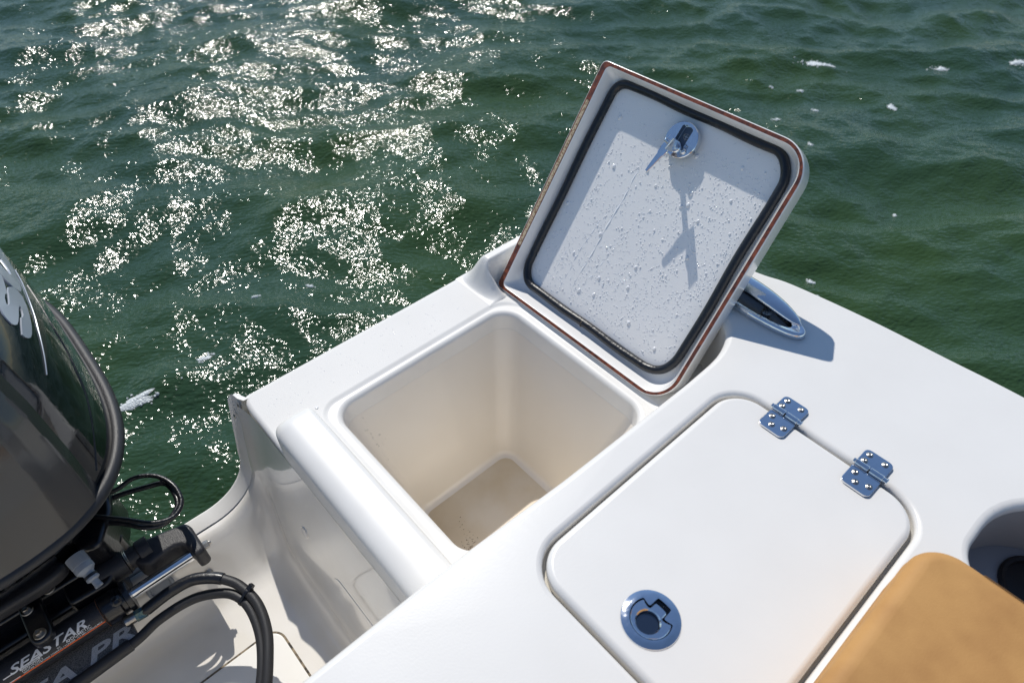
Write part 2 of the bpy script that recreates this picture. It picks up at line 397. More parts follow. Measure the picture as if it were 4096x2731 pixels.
def build_deck():
    b = MB(); r = .013
    inner = offset(deck_out, r)
    # interior points on the rolling corner so that it curves
    holes = []
    for h, rr in ((hatch_hole, .009), (cup_hole, .014)):
        rings = []
        for k in range(6):
            a = math.pi/2*k/5; q = offset(h, -rr*(1-math.sin(a))); rings.append([(x, y, -rr*(1-math.cos(a))) for x, y in q])
        holes.append(offset(h, -rr)); 
        dep = .022 if h is hatch_hole else .018
        rings.append([(x, y, -dep) for x, y in h]); b.loft([list(reversed(l)) for l in rings])
    # main sheet by constrained triangulation with extra points in the stern corner
    pts = list(inner); edges = [(i, (i+1) % len(inner)) for i in range(len(inner))]
    for h in holes:
        k = len(pts); pts += h; edges += [(k+i, k+(i+1) % len(h)) for i in range(len(h))]
    for x in np.arange(.75, 1.08, .016):
        for y in np.arange(.79, 1.0, .014): pts.append((float(x), float(y)))
    vo, eo, fo, *_ = mgeo.delaunay_2d_cdt([Vector(p) for p in pts], edges, [], 0, 1e-7)
    def inside(p, poly):
        c = False; n = len(poly)
        for i in range(n):
            a, q = poly[i-1], poly[i]
            if (a[1] > p[1]) != (q[1] > p[1]) and p[0] < (q[0]-a[0])*(p[1]-a[1])/(q[1]-a[1])+a[0]: c = not c
        return c
    fs = []
    for f in fo:
        c = sum((vo[i] for i in f), Vector((0, 0)))/len(f)
        if inside(c, inner) and not any(inside(c, h) for h in holes): fs.append(tuple(f))
    b.add([(v.x, v.y, hz(v.x, v.y)) for v in vo], fs)
    rings = []
    for k in range(6):
        a = math.pi/2*k/5; q = offset(deck_out, r*(1-math.sin(a))); rings.append([(x, y, hz(x, y)-r*(1-math.cos(a))) for x, y in q])
    rings.append([(x, y, min(hz(x, y)-r-.01, ZF-.008)) for x, y in deck_out]); b.loft([list(reversed(l)) for l in rings])
    return b.build("deck", GEL, boat, ang=50)
build_deck()
# groove floor and step under the closed hatch, and the sunk pocket with the cup holder
b = MB(); b.fill([offset(hatch_hole, -.0)], lambda x, y: -.0215); b.build("hatch_gutter", GROOVE, boat)
b = MB(); b.loft([[(x, y, -.016) for x, y in reversed(offset(cup_hole, .0004))], [(x, y, -.124) for x, y in reversed(offset(cup_hole, .0004))]]); b.fill([cup_hole, list(reversed(circ(.925, -.205, .046)))], lambda x, y: -.124)
b.rev([(.046, 0), (.046, -.02)], (.925, -.205, -.124), (0, 0, 1), cap=False); b.build("cup_pocket", POCK, boat)
b = MB(); b.rev([(.056, -.001), (.056, .004), (.052, .0065), (.047, .005), (.044, -.01), (.042, -.09)], (.925, -.205, -.1235), (0, 0, 1)); b.build("cup_holder", CUP, boat)

# closed hatch ---------------------------------------------------------------
hp = rrect(HX0+.0055, HY0+.0055, HX1-.0055, HY1-.0055, .057, 12)
b = MB(); lps = [[(x, y, -.02) for x, y in hp]]
for k in range(7):
    a = math.pi/2*k/6; ins = offset(hp, .010*(1-math.cos(a))); lps.append([(x, y, -.009+.010*math.sin(a)) for x, y in ins])
b.loft(lps); b.fill([ins, list(reversed(circ(.3885, .148, .0355, 48)))], lambda x, y: .001); b.rev([(.0355, .001), (.0355, -.022)], (.3885, .148, 0), (0, 0, 1), 48, cap=False)
hatch = b.build("closed_hatch", GEL, boat)
LC = (.3885, .148)                                   # lift ring in the hatch
def latch_ring():
    r0 = .0405; c = LC
    # recess outline: round with a tongue slot toward +X; two tabs of the ring reach in beside the tongue
    def shape(rr, tl, tw, notch):
        pts = []
        for k in range(60):
            a = 2*math.pi*k/60
            if abs((a+math.pi) % (2*math.pi)-math.pi) < R(62): continue
            pts.append((c[0]+rr*math.cos(a), c[1]+rr*math.sin(a)))
        # from +62deg to -62deg passing the tongue
        seq = [(rr*math.cos(R(-60)), rr*math.sin(R(-60))), (notch, -tw-.0075), (notch-.001, -tw-.001), (notch+.003, -tw), (tl, -tw), (tl+.0015, -tw+.003), (tl+.0015, tw-.003), (tl, tw), (notch+.003, tw), (notch-.001, tw+.001), (notch, tw+.0075), (rr*math.cos(R(60)), rr*math.sin(R(60)))]
        return pts + [(c[0]+x, c[1]+y) for x, y in seq]
    rec = chaikin(shape(.0285, .0275, .0115, .0125), 1)
    outer = circ(c[0], c[1], r0-.007, 64)
    b = MB(); b.rev([(r0, .0012), (r0-.0008, .0028), (r0-.007, .0050)], (*c, 0), (0, 0, 1), 64, cap=False)
    b.fill([outer, list(reversed(rec))], lambda x, y: .0050)
    b.loft([[(x, y, .0050) for x, y in reversed(rec)], [(x, y, -.010) for x, y in reversed(rec)]])
    b.build("latch_ring", STEEL, hatch, ang=30)
    b = MB(); b.fill([rec], lambda x, y: -.0098); b.build("latch_cup", BLK, hatch)
    pl = chaikin(shape(.0272, .0205, .0098, .0105), 1)
    hole = circ(c[0]-.0062, c[1], .0155, 36)
    b = MB(); up = .0044; ins = offset(pl, .001)
    hin = circ(c[0]-.0062, c[1], .0172, 36)
    b.fill([ins, list(reversed(hin))], lambda x, y: up)
    b.loft([[(x, y, -.004) for x, y in pl], [(x, y, up-.001) for x, y in pl], [(x, y, up) for x, y in ins]])
    b.loft([[(x, y, up) for x, y in hin], [(x, y, up-.0018) for x, y in hole], [(x, y, -.004) for x, y in hole]][::1])
    b.build("latch_pull", STEEL, hatch, ang=35)
    # finger cup, a small polished bowl under the hole
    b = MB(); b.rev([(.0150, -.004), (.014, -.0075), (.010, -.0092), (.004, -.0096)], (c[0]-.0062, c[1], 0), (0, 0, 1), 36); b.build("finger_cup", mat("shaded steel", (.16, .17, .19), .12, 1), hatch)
latch_ring()

# hinges --------------------------------------------------------------------
def make_hinge(yc):
    b0 = MB()
    xp = .8185
    b0.prism(rrect(xp+.0045, yc-.0235, xp+.0405, yc+.0235, (.003, .009, .009, .003), 5), -.004, .0045, .0010, 2)
    h = b0.build("hinge", STEEL, boat, ang=35)
    b = MB(); b.prism(rrect(xp-.0465, yc-.0235, xp-.0055, yc+.0235, (.009, .003, .003, .009), 5), .0008, .0052, .0010, 2); b.build("hinge_leaf", STEEL, h, ang=35)
    b = MB()
    for y0, y1, r in ((-.0225, -.001, .0056), (.001, .0225, .0056), (-.0275, -.0225, .0046), (.0225, .0265, .0046), (-.030, -.0275, .0058)):
        b.rev([(r-.0006, 0), (r, .0006), (r, y1-y0-.0006), (r-.0006, y1-y0)], (xp, yc+y0, .0072), (0, 1, 0), 18)
    b.build("hinge_barrel", STEEL, h, ang=35)
    s0 = None
    for dx, dy in ((.014, .014), (.030, .0135), (.030, -.012), (-.018, .013), (-.034, .004), (-.027, -.0145)):
        x, y = xp+dx, yc+dy; z = .0047 if dx > 0 else .0054
        if s0 is None:
            b = MB(); b.rev([(.0054, 0), (.0053, .0004), (.0045, .0006), (.0040, .0012), (.0024, .0019), (.0010, .0014), (.0001, .0010)], (0, 0, 0), (0, 0, 1), 14)
            s0 = b.build("screw", STEELD, None); s0.location = (x, y, z); s0.parent = h
        else:
            s = s0.copy(); scene.collection.objects.link(s); s.location = (x, y, z); s.parent = h
    # drops left on the leaf
    return h
hinge1 = make_hinge(.2175); hinge2 = make_hinge(.0695)

# sunken platform, gutter, bin ------------------------------------------------
bin_o = rrect(.313, .440, .766, .857, (.045, .045, .05, .04), 10)
gut_o = rrect(.288, .412, .794, .880, (.04, .04, .06, .040), 10)
def build_platform():
    b = MB()
    plat = chaikin(dense([(.19, .36), (.97, .36), (.97, .96), (.90, .96), (.88, 1.0), (.85, 1.008), (.21, 1.008), (.192, .998), (.188, .97), (.187, .80)], .03), 1)
    r = .010
    inn = offset(plat, r); g1 = offset(gut_o, -.006)
    b.fill([inn, list(reversed(g1))], lambda x, y: ZF)
    rings = [[(x, y, ZF-r*(1-math.cos(math.pi/2*k/4))) for x, y in offset(plat, r*(1-math.sin(math.pi/2*k/4)))] for k in range(5)]
    rings.append([(x, y, ZF-.03) for x, y in plat]); b.loft([list(reversed(l)) for l in rings])
    o = b.build("transom_platform", NSK, boat, ang=50)
    b = MB(); d = .0036
    rings = [[(x, y, ZF) for x, y in g1], [(x, y, ZF-.0006) for x, y in offset(gut_o, -.003)], [(x, y, ZF-d*.5) for x, y in gut_o], [(x, y, ZF-d+.0006) for x, y in offset(gut_o, .003)], [(x, y, ZF-d) for x, y in offset(gut_o, .006)]]
    b.loft([list(reversed(l)) for l in rings][::1])
    rr = .012; lip = offset(bin_o, -rr)
    b.fill([offset(gut_o, .006), list(reversed(lip))], lambda x, y: ZF-d)
    rings = [[(x, y, ZF-d-rr*(1-math.cos(math.pi/2*k/6))) for x, y in offset(bin_o, -rr*(1-math.sin(math.pi/2*k/6)))] for k in range(7)]
    rings.append([(x, y, ZF-.048) for x, y in offset(bin_o, .004)])
    b.loft([list(reversed(l)) for l in rings]); b.build("bin_rim", GELS, boat, ang=60)
    b = MB(); rings = [[(x, y, ZF-.0475) for x, y in offset(bin_o, .0035)]]; top = (.3175, .4445, .7615, .8525); bot = (.385, .52, .680, .757)
    for k in range(9):
        t = k/8; q = [a+(c-a)*t for a, c in zip(top, bot)]
        rings.append([(x, y, ZF-.048-.292*t) for x, y in rrect(*q, (.0415, .0415, .0465, .0365), 10)])
    fr = .018; q = rrect(*bot, .044, 10)
    for k in range(1, 6):
        a = math.pi/2*k/5; rings.append([(x, y, ZF-.34-fr*math.sin(a)*.9) for x, y in offset(q, fr*(1-math.cos(a)))])
    b.loft([list(reversed(l)) for l in rings]); b.build("bin_liner", CREAM, boat, ang=70)
    b = MB(); b.fill([offset(q, fr)], lambda x, y: ZF-.34-fr*.9); b.build("bin_floor", BINF, boat)
build_platform()
def corner_moulding():
    S1 = lambda t: (lambda u: u*u*(3-2*u))(min(1, max(0, t)))
    def hh(x, y):
        a = S1((x-.744)/.050)*S1((y-.872)/.075)*S1((1.014-y)/.055)
        return .070*a*(1-S1((x-.778)/.016)*(1-S1((y-.926)/.018)))
    b = MB(); xs = [.738+.004*k for k in range(56)]; ys = [.8805+.0034*k for k in range(39)]
    b.loft([[(x, min(y, 1.0078), ZF+hh(x, y)+(.0006 if x > .739 and y > .881 else -.001)) for x in xs] for y in ys], False)
    b.build("corner_moulding", GELS, boat, ang=80)
corner_moulding()
# ridge between the bin and the splash well
b = MB()
def ridge_section(y, k):                             # k 1..0 shrinks the end into a rounded nose
    xl, xr, zt = .1868+.030*(1-k), .2690-.022*(1-k), -.088-.045*(1-k); rl, rr = .044*k+.002, .013*k+.001
    pts = [(xl, y, -.18)]
    for j in range(15): a = math.pi/2*j/14; pts.append((xl+rl*(1-max(0, math.cos(a))**.8), y, zt-rl*.62*(1-math.sin(a)**.8)))
    for j in range(9): a = math.pi/2*j/8; pts.append((xr-rr*(1-math.sin(a)), y, zt-rr*(1-math.cos(a))))
    return pts+[(xr, y, -.18)]
ys = [.355+.47*k/12 for k in range(13)]+[.825+.040*math.sin(math.pi/2*k/10) for k in range(1, 11)]
b.loft([ridge_section(y, 1 if y <= .8251 else math.sqrt(max(0, 1-((y-.825)/.0402)**2))**.8) for y in ys], False, False, True); b.build("bulkhead_ridge", GELS, boat, ang=75)

# splash well -----------------------------------------------------------------
def sect(y, xt, zt, xb, zf, r, dz=0):
    pts = []
    for k in range(9):
        t = k/8; pts.append((xt+(xb-xt)*t, y, zt+(zf+r-zt)*t))
    for k in range(1, 13):
        a = math.pi/2*k/12; pts.append((xb-r*(1-math.cos(a)), y, zf+r-r*math.sin(a)))
    x0 = xb-r
    for k in range(1, 9): pts.append((x0+(XC-x0)*k/8, y, zf))
    return pts+[(2*XC-x, y, z) for x, y, z in reversed(pts[:-1])]
FLOOR = -.555
def build_well():
    rows = [(.9985, .176, ZF-.006, .152, -.4530, .115), (.992, .178, ZF-.004, .153, -.4505, .115), (.984, .180, ZF-.004, .154, -.4515, .113), (.975, .182, ZF-.005, .156, -.456, .110), (.964, .184, ZF-.006, .156, -.465, .107),
            (.950, .1855, ZF-.007, .155, -.479, .102), (.935, .1865, ZF-.008, .153, -.494, .097), (.920, .1865, ZF-.009, .149, -.5095, .092), (.908, .1865, ZF-.01, .145, -.522, .087), (.897, .1865, ZF-.01, .142, -.532, .082), (.885, .1865, ZF-.01, .139, -.5405, .078),
            (.870, .1865, ZF-.012, .136, -.547, .074), (.850, .1865, ZF-.012, .133, -.551, .071), (.78, .1865, ZF-.012, .130, FLOOR, .066), (.6, .1865, ZF-.012, .129, FLOOR, .064), (.39, .1865, ZF-.012, .128, FLOOR, .064)]
    b = MB(); b.loft([list(sect(*r)) for r in rows], False); o = b.build("splash_well", WELL, boat, ang=60)
    b = MB(); b.loft([[(-.86, .3925, -.15), (.20, .3925, -.15)], [(-.86, .3925, -.6), (.20, .3925, -.6)]], False); b.build("well_front_wall", WELL, boat)
    # outer flange of the transom, dark bedding seam between it and the liner
    fl = [(1.041, .172, -.174, .146, -.4520, .115), (1.038, .178, -.164, .149, -.4460, .115), (1.034, .182, -.1585, .150, -.4445, .115), (1.0035, .1865, -.1575, .1525, -.4530, .115), (1.002, .187, -.160, .1545, -.457, .115)]
    b = MB(); b.loft([list(sect(*r)) for r in fl], False)
    s = sect(*fl[0]); b.loft([[(x, 1.0+.12*0, -1.35) for x, y, z in s], s], False); b.build("transom", GELS, boat, ang=60)
    b = MB(); b.loft([list(sect(y, .179, ZF-.004, .156, -.4565, .115)) for y in (1.006, .995)], False); b.build("bedding_seam", SEAM, boat)
    # port side top of the transom and the starboard transom outside
    b = MB(); b.loft([[(-.865, .39, ZF), (-.865, 1.04, ZF)], [(-.865, .39, -.6), (-.865, 1.04, -.6)]], False); b.build("port_wall", WELL, boat)
build_well()
b = MB(); b.prism(rrect(-.70, .40, .028, .757, .03, 8), FLOOR-.001, FLOOR+.0022, .0015, 2); b.build("floor_hatch", GEL, boat)
b = MB(); b.prism(rrect(-.70, .40, .0325, .7615, .034, 8), FLOOR-.001, FLOOR+.0005, 0); b.build("hatch_seam", SEAM, boat)
# oval inspection plate and plug on the bulkhead face
def wall_frame(y, z):
    x = .1862+(.167+z)*.176
    n = Vector((-1, 0, .176)).normalized(); u = Vector((0, -1, 0)); v = n.cross(u)
    return Matrix(((u.x, v.x, n.x, x), (u.y, v.y, n.y, y), (u.z, v.z, n.z, z), (0, 0, 0, 1)))
b = MB(); b.prism(rrect(-.07, -.06, .16, .055, .028, 8), -.004, .0008, .0006, 2); b.build("inspection_plate", WELL, boat, frame=wall_frame(.60, -.40))
b = MB(); b.rev([(.013, -.004), (.013, .0012), (.011, .0018), (.0001, .0018)], (0, 0, 0), (0, 0, 1), 28); b.build("drain_plug", WELL, boat, frame=wall_frame(.775, -.335))
# drain fitting and eye on the inside of the transom
def tface(x, y, z, tilt):
    n = Vector((0, -math.cos(tilt), math.sin(tilt))); u = Vector((1, 0, 0)); v = n.cross(u)
    return Matrix(((u.x, v.x, n.x, x), (u.y, v.y, n.y, y), (u.z, v.z, n.z, z), (0, 0, 0, 1)))
b = MB(); b.rev([(.027, -.003), (.027, .004), (.025, .006), (.021, .006), (.019, .001), (.0001, .001)], (0, 0, 0), (0, 0, 1), 32)
b.build("drain_fitting", GREYP, boat, frame=tface(-.112, .953, -.4755, R(45)))
b = MB(); b.rev([(.010, -.003), (.010, .003), (.008, .0045), (.0001, .0045)], (0, 0, 0), (0, 0, 1), 24); b.build("through_bolt", STEELD, boat, frame=tface(-.025, .930, -.4985, R(45)))
# screws along the transom flange
for k, (x, z) in enumerate(((.172, -.205),)):
    b = MB(); b.rev([(.0048, 0), (.0035, .0015), (.0001, .002)], (x-.004, 1.02, z), (-1, 0, .15), 14); b.build("screw", STEELD, boat)
# hull side
def build_hull():
    b = MB(); path = [p for p in gun] + [(.80, 1.0095), (.5, 1.0085), (.205, 1.0085), (.195, 1.013), (.189, 1.025), (.182, 1.041)]
    def lay(d, z):
        o = []
        for i, p in enumerate(path):
            a = Vector(path[max(0, i-1)]); c = Vector(path[min(len(path)-1, i+1)]); t = (c-a).normalized(); n = Vector((t.y, -t.x)); o.append((p[0]+n.x*d, p[1]+n.y*d, z(p) if callable(z) else z))
        return o
    top = lambda p: min(hz(*p)-.014, 0)
    b.loft([lay(-.002, top), lay(.010, lambda p: top(p)-.004), lay(.014, lambda p: top(p)-.020), lay(.008, lambda p: top(p)-.036), lay(0, lambda p: top(p)-.042), lay(-.06, -.7), lay(-.16, -1.3)][::-1], False)
    b.build("hull_side", GELS, boat, ang=50)
    b = MB(); b.loft([[(-1.84, -.6, 0), (-1.84, 1.0, 0)], [(-1.84, -.6, -1.3), (-1.84, 1.0, -1.3)]], False)
    b.loft([[(-1.84, 1.0, -.003), (-.85, 1.0, -.003)], [(-1.84, 1.0, -1.3), (-.85, 1.0, -1.3)]], False); b.build("port_side", GELS, boat)
build_hull()
# flush cleat, its aft half behind the open lid ---------------------------------
def build_cleat():
    fr = Matrix.Translation((1.015, .432, .0005)) @ Matrix.Rotation(R(-4), 4, 'Z')      # long axis along local Y
    def ell(a, bb, n=56): return [(a*math.copysign(abs(math.cos(t))**.9, math.cos(t)), bb*math.copysign(abs(math.sin(t))**1.0, math.sin(t))) for t in [2*math.pi*k/n for k in range(n)]]
    b = MB(); o, i = ell(.036, .137), ell(.023, .108)
    prof = [(0, 0), (0, .006), (.0015, .0105), (.004, .0125), (.008, .0115)]
    b.loft([[(x, y, z) for x, y in offset(o, d)] for d, z in prof] + [[(x, y, .009) for x, y in i], [(x, y, -.006) for x, y in i]])
    c = b.build("cleat", STEEL, boat, ang=60, frame=fr)
    b = MB(); b.fill([i], lambda x, y: .0015); b.build("cleat_pocket_shade", BLK, c, frame=fr)  # black sheet standing in for the shade under the horn
    b = MB(); loops = []
    for k in range(21):
        t = -1+2*k/20; y = t*.122+.0; w = .0205*math.sqrt(max(.0004, 1-abs(t)**2.6)); hgt = .018+.016*(1-t*t)
        loops.append([(.007+w*math.cos(a), y, hgt+(.010*math.sqrt(max(.01, 1-abs(t)**3)))*math.sin(a)) for a in [2*math.pi*j/18 for j in range(18)]])
    b.loft(loops, True, True, True); b.build("cleat_horn", STEEL, c, ang=60, frame=fr)
    b = MB()
    for y in (-.05, .05):
        b = MB(); b.rev([(.011, .002), (.0085, .012), (.010, .028)], (.006, y, 0), (0, 0, 1), 20); b.build("cleat_leg", STEEL, c, frame=fr)
build_cleat()

# open hatch lid --------------------------------------------------------------
TH = R(34.2)
A = Vector((.7928, .9211, -.1488)); ua = Vector((0, -1, 0)); ub = Vector((math.sin(TH), 0, math.cos(TH))); un = ua.cross(ub)
LF = Matrix(((ua.x, ub.x, un.x, A.x), (ua.y, ub.y, un.y, A.y), (ua.z, ub.z, un.z, A.z), (0, 0, 0, 1)))
def build_lid():
    W, H = .499, .541; o = lambda d, r=0: rrect(d, d, W-d, H-d, (max(.004, .014-d), max(.01, .068-d), max(.01, .068-d), max(.004, .014-d)), 12)
    def inner(d):   # inner edge of the rim: wider on the aft side
        return rrect(.0150+d, .0088+d, W-.0095-d, H-.0088-d, (.012, .055-d*.6, .055-d*.6, .012), 12)
    b = MB(); back = -.055
    b.loft([[(x, y, back) for x, y in offset(o(0), .014)], [(x, y, back+.004) for x, y in offset(o(0), .006)], [(x, y, back+.012) for x, y in offset(o(0), .002)], [(x, y, -.004) for x, y in o(0)], [(x, y, -.0006) for x, y in o(.0008)], [(x, y, 0) for x, y in o(.002)]])
    b.fill([offset(o(0), .014)], lambda x, y: back, flip=True)
    prof = [(0, 0), (.001, -.0008), (.0035, -.006), (.008, -.018), (.013, -.027), (.020, -.032), (.028, -.0335)]
    b.loft([[(x, y, z) for x, y in inner(d)] for d, z in prof]); b.fill([inner(.028)], lambda x, y: -.0335)
    lid = b.build("open_hatch_lid", LIDW, boat, ang=60, frame=LF, label="open hatch lid tilted back with its underside showing")
    b = MB(); b.fill([o(.002), list(reversed(inner(0)))], lambda x, y: .0001); b.build("raw_edge", WOOD, lid, frame=LF)
    b = MB(); b.fill([rrect(.0050, .11, .0130, .455, .003, 4)], lambda x, y: .0005); b.build("sanded_strip", SAND, lid, frame=LF)
    gp = rrect(.037, .040, .462, .517, (.045, .062, .050, .036), 14)
    gp = dense(gp, .012); zc = -.0265
    g = [(x+.0012*math.sin(9*k/len(gp)*6.28), y+.001*math.sin(13*k/len(gp)*6.28+1), zc+.0008*math.sin(k*.21)) for k, (x, y) in enumerate(gp)]
    b = MB(); b.loop_tube(g, .0090, 14); b.build("rubber_gasket", RUB, lid, frame=LF)
    b = MB(); b.rev([(.0094, -.0009), (.0094, .0009)], (.235, .0392, zc), (1, -.02, 0), 16); b.build("gasket_joint", SEAM, lid, frame=LF)
    b = MB(); b.prism(offset(rrect(.044, .047, .455, .510, (.04, .055, .045, .03), 10), 0), -.034, -.0315, .0008, 2, bottom=False); b.build("inner_panel", PANEL, lid, frame=LF)
    s0 = None
    for x, y in ((.085, .0235), (.113, .0225), (.365, .022), (.397, .022)):
        if s0 is None:
            b = MB(); b.rev([(.0052, 0), (.0046, .0014), (.0020, .0024), (.0019, .0012), (.0001, .0012)], (0, 0, 0), (0, 0, 1), 16)
            s0 = b.build("screw", STEELD, None); s = s0
        else: s = s0.copy(); scene.collection.objects.link(s)
        s.parent = lid; s.matrix_parent_inverse = Matrix(); s.location = (x, y, -.0335)
    # ---- latch seen from inside
    c = (.243, .463); zp = -.0315; ht = .017; rr = .0355
    ob = [(-.0130, -.012), (.0130, -.012), (.0130, .024), (.0115, .0262), (.006, .0285), (0, .0292), (-.006, .0285), (-.0115, .0262), (-.0130, .024)]
    ca, sa = math.cos(R(-4)), math.sin(R(-4)); ob = [(c[0]+x*ca-y*sa, c[1]+x*sa+y*ca) for x, y in ob]
    b = MB(); b.rev([(rr, 0), (rr, ht-.001), (rr-.001, ht)], (*c, zp), (0, 0, 1), 64, cap=False)
    b.fill([circ(*c, rr-.001, 64), list(reversed(ob))], lambda x, y: zp+ht); b.loft([[(x, y, zp+ht) for x, y in reversed(ob)], [(x, y, zp+.002) for x, y in reversed(ob)]])
    b.fill([ob], lambda x, y: zp+.0030); b.build("latch_body", STEEL, lid, ang=35, frame=LF)
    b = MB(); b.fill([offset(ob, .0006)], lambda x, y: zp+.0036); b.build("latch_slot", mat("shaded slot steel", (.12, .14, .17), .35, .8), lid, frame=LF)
    # engraved mark in the slot: a ring with a four pointed star
    b = MB(); m0 = (c[0]+.001, c[1]+.009, zp+.0042)
    b.loop_tube([(m0[0]+.0065*math.cos(t), m0[1]+.0055*math.sin(t), m0[2]) for t in [2*math.pi*k/28 for k in range(28)]], .0005, 5)
    b.add([(m0[0]+.009*math.cos(t)*q, m0[1]+.009*math.sin(t)*q, m0[2]) for t, q in [(k*math.pi/4, 1 if k % 2 == 0 else .16) for k in range(8)]], [tuple(range(8))]); b.build("maker_mark", STEELD, lid, frame=LF)
    # spindle, spring collar, screw
    sp = Vector((c[0]-.003, c[1]-.016, zp)); b = MB()
    b.rev([(.0115, .004), (.0115, .019), (.0100, .0205), (.0078, .0205)], sp, (0, 0, 1), 28); b.rev([(.0058, .019), (.0058, .046), (.0048, .048)], sp, (0, 0, 1), 20)
    b.build("spindle", STEEL, lid, ang=35, frame=LF)
    b = MB(); b.rev([(.0062, 0), (.0060, .002), (.0035, .0048), (.0012, .0050), (.0010, .0036)], (c[0]+.017, c[1]-.018, zp+ht), (0, 0, 1), 20); b.build("cap_screw", STEEL, lid, frame=LF)
    # lever: flat cam bar on the spindle end, hanging toward the hinge side
    zl = zp+.043; e = Vector((c[0]-.004, c[1]-.014)); tip = Vector((.222, .382)); dv = (tip-e).normalized(); pv = Vector((-dv.y, dv.x)); Ln = (tip-e).length
    prof = [(-.012, .0085), (-.010, .0095), (.012, .0095), (.026, .0085), (.030, .0062), (.052, .0050), (Ln, .0030)]
    pl = [(e+dv*s+pv*w) for s, w in prof]+[(e+dv*s-pv*w) for s, w in reversed(prof)]
    pl = [tuple(p) for p in pl]; pl = pl if area2(pl) > 0 else pl[::-1]
    b = MB(); b.prism(pl, zl, zl+.0032, .0006, 1); b.build("latch_lever", STEEL, lid, ang=30, frame=LF)
    # bent wing of the lever reaching out, and its stop bolt with nut
    wing = [tuple(e+dv*s+pv*w) for s, w in ((-.012, .0095), (.012, .0095), (.012, .0125), (-.012, .0125))]; wing = wing if area2(wing) > 0 else wing[::-1]
    b = MB(); b.prism(wing, zl-.004, zl+.022, .0006, 1); b.build("lever_wing", STEEL, lid, ang=30, frame=LF)
    w0 = e+pv*.0125; w3 = Vector((w0.x, w0.y, zl+.010)); ax = Vector((pv.x, pv.y, .25))
    if ax.x > 0: ax = Vector((-pv.x, -pv.y, .25)); 
    b = MB(); b.rev([(.0078, .001), (.0078, .007), (.0066, .0085)], w3, ax, 6); b.build("stop_nut", STEELD, lid, ang=25, smooth=False, frame=LF)
    b = MB(); b.rev([(.0046, .006), (.0046, .016), (.0034, .0185), (.0001, .0192)], w3, ax, 18); b.build("stop_bolt", STEEL, lid, frame=LF)
    b = MB(); b.fill([[(c[0]-.034+.012*math.cos(t)*(.6+.4*math.sin(3*t)), c[1]-.030+.0045*math.sin(t)) for t in [2*math.pi*k/18 for k in range(18)]]], lambda x, y: zp+.0004); b.build("rust_stain", RUST, lid, frame=LF)
    # drops of water lying on the panel
    b = MB()
    def drop(x, y, r, st):
        n = 8; vs = []; 
        for q, hh in ((1, 0), (.86, .30), (.5, .52)):
            vs += [(x+r*q*math.cos(2*math.pi*k/n), y+r*q*st*math.sin(2*math.pi*k/n)*(1.15 if math.sin(2*math.pi*k/n) < 0 else .9), zp+.0001+r*hh) for k in range(n)]
        vs.append((x, y, zp+.0001+r*.58)); fs = [tuple(reversed(range(n)))]
        for j in range(2): fs += [(j*n+i, j*n+(i+1) % n, (j+1)*n+(i+1) % n, (j+1)*n+i) for i in range(n)]
        fs += [(2*n+i, 2*n+(i+1) % n, 3*n) for i in range(n)]; b.add(vs, fs)
    placed = []
    for k in range(9000):
        x, y = random.uniform(.056, .445), random.uniform(.058, .50)
        if (x-c[0])**2+(y-c[1])**2 < .0385**2: continue
        if y > .470 and random.random() < .8: continue
        streak = .5+.5*math.sin(x*95+3*math.sin(y*14)); dry = math.sin(x*9+1)*math.cos(y*7)
        if random.random() > .25+.5*streak+.25*(x-.05)/.4+.1*dry: continue
        u = random.random(); r = .0006+.0009*random.random() if u < .93 else (.0016+.0010*random.random() if u < .99 else .0030+.0016*random.random())
        if any((x-px)**2+(y-py)**2 < (r+pr)**2*1.1 for px, py, pr in placed[-400:]): continue
        placed.append((x, y, r)); drop(x, y, r, random.uniform(.95, 1.15) if r < .003 else random.uniform(1.1, 1.5))
        if len(placed) > 2600: break
    b.build("water_drops", DROPW, lid, frame=LF, kind='stuff', weld=False, wnm=False)
    # three wet runs
    b = MB()
    for x0, y0, y1, w in ((.185, .40, .07, .0022), (.118, .20, .055, .0016), (.155, .27, .06, .0018), (.215, .23, .06, .0016)):
        pts = []; x = x0; n = 34
        for k in range(n+1):
            x += random.gauss(0, .0009)-.0006; pts.append((x, y0+(y1-y0)*k/n, zp-.0013))
        b.tube(pts, [w*(.4+.6*math.sin(math.pi*k/n)**.4)*(1+.25*math.sin(k*1.7)) for k in range(n+1)], 8)
    b.build("water_runs", DROPW, lid, frame=LF, kind='stuff')
    return lid
lid = build_lid()
# grit and a wet patch inside the bin
b = MB()
for k in range(150):
    a = random.gauss(0, 1); c_ = random.gauss(0, 1); x, y = .432+.011*a+.01*c_, .585+.035*c_; r_ = random.uniform(.0004, .0013); t = random.random()*6
    b.add([(x+r_*math.cos(t+q)*(1+.5*(q > 3)), y+r_*math.sin(t+q), ZF-.3556) for q in (0, 1.6, 3.1, 4.7)], [(0, 1, 2, 3)])
b.build("grit", mat("brown grit", (.13, .075, .03), .9), boat, kind='stuff', weld=False, wnm=False)
b = MB()
for k in range(130):
    x = random.gauss(.352, .016); z = random.gauss(-.305, .035); y = .8525-.0955*(-.2025-z)/.2925; r_ = random.uniform(.0006, .0022)
    nv = Vector((0, -.95, .31)); u_ = Vector((1, 0, 0)); v_ = nv.cross(u_); o_ = Vector((x, y-.0006, z)); n = 7
    vs = [o_+(u_*math.cos(6.283*i/n)+v_*math.sin(6.283*i/n))*r_*q+nv*r_*hq for q, hq in ((1, 0), (.7, .32)) for i in range(n)]+[o_+nv*r_*.42]
    b.add(vs, [(i, (i+1) % n, (i+1) % n+n, i+n) for i in range(n)]+[(i+n, (i+1) % n+n, 2*n) for i in range(n)])
b.build("bin_drops", mat("water drop on cream", (.84, .79, .71), .04, 0, 1.0, 1.4), boat, kind='stuff', weld=False, wnm=False)
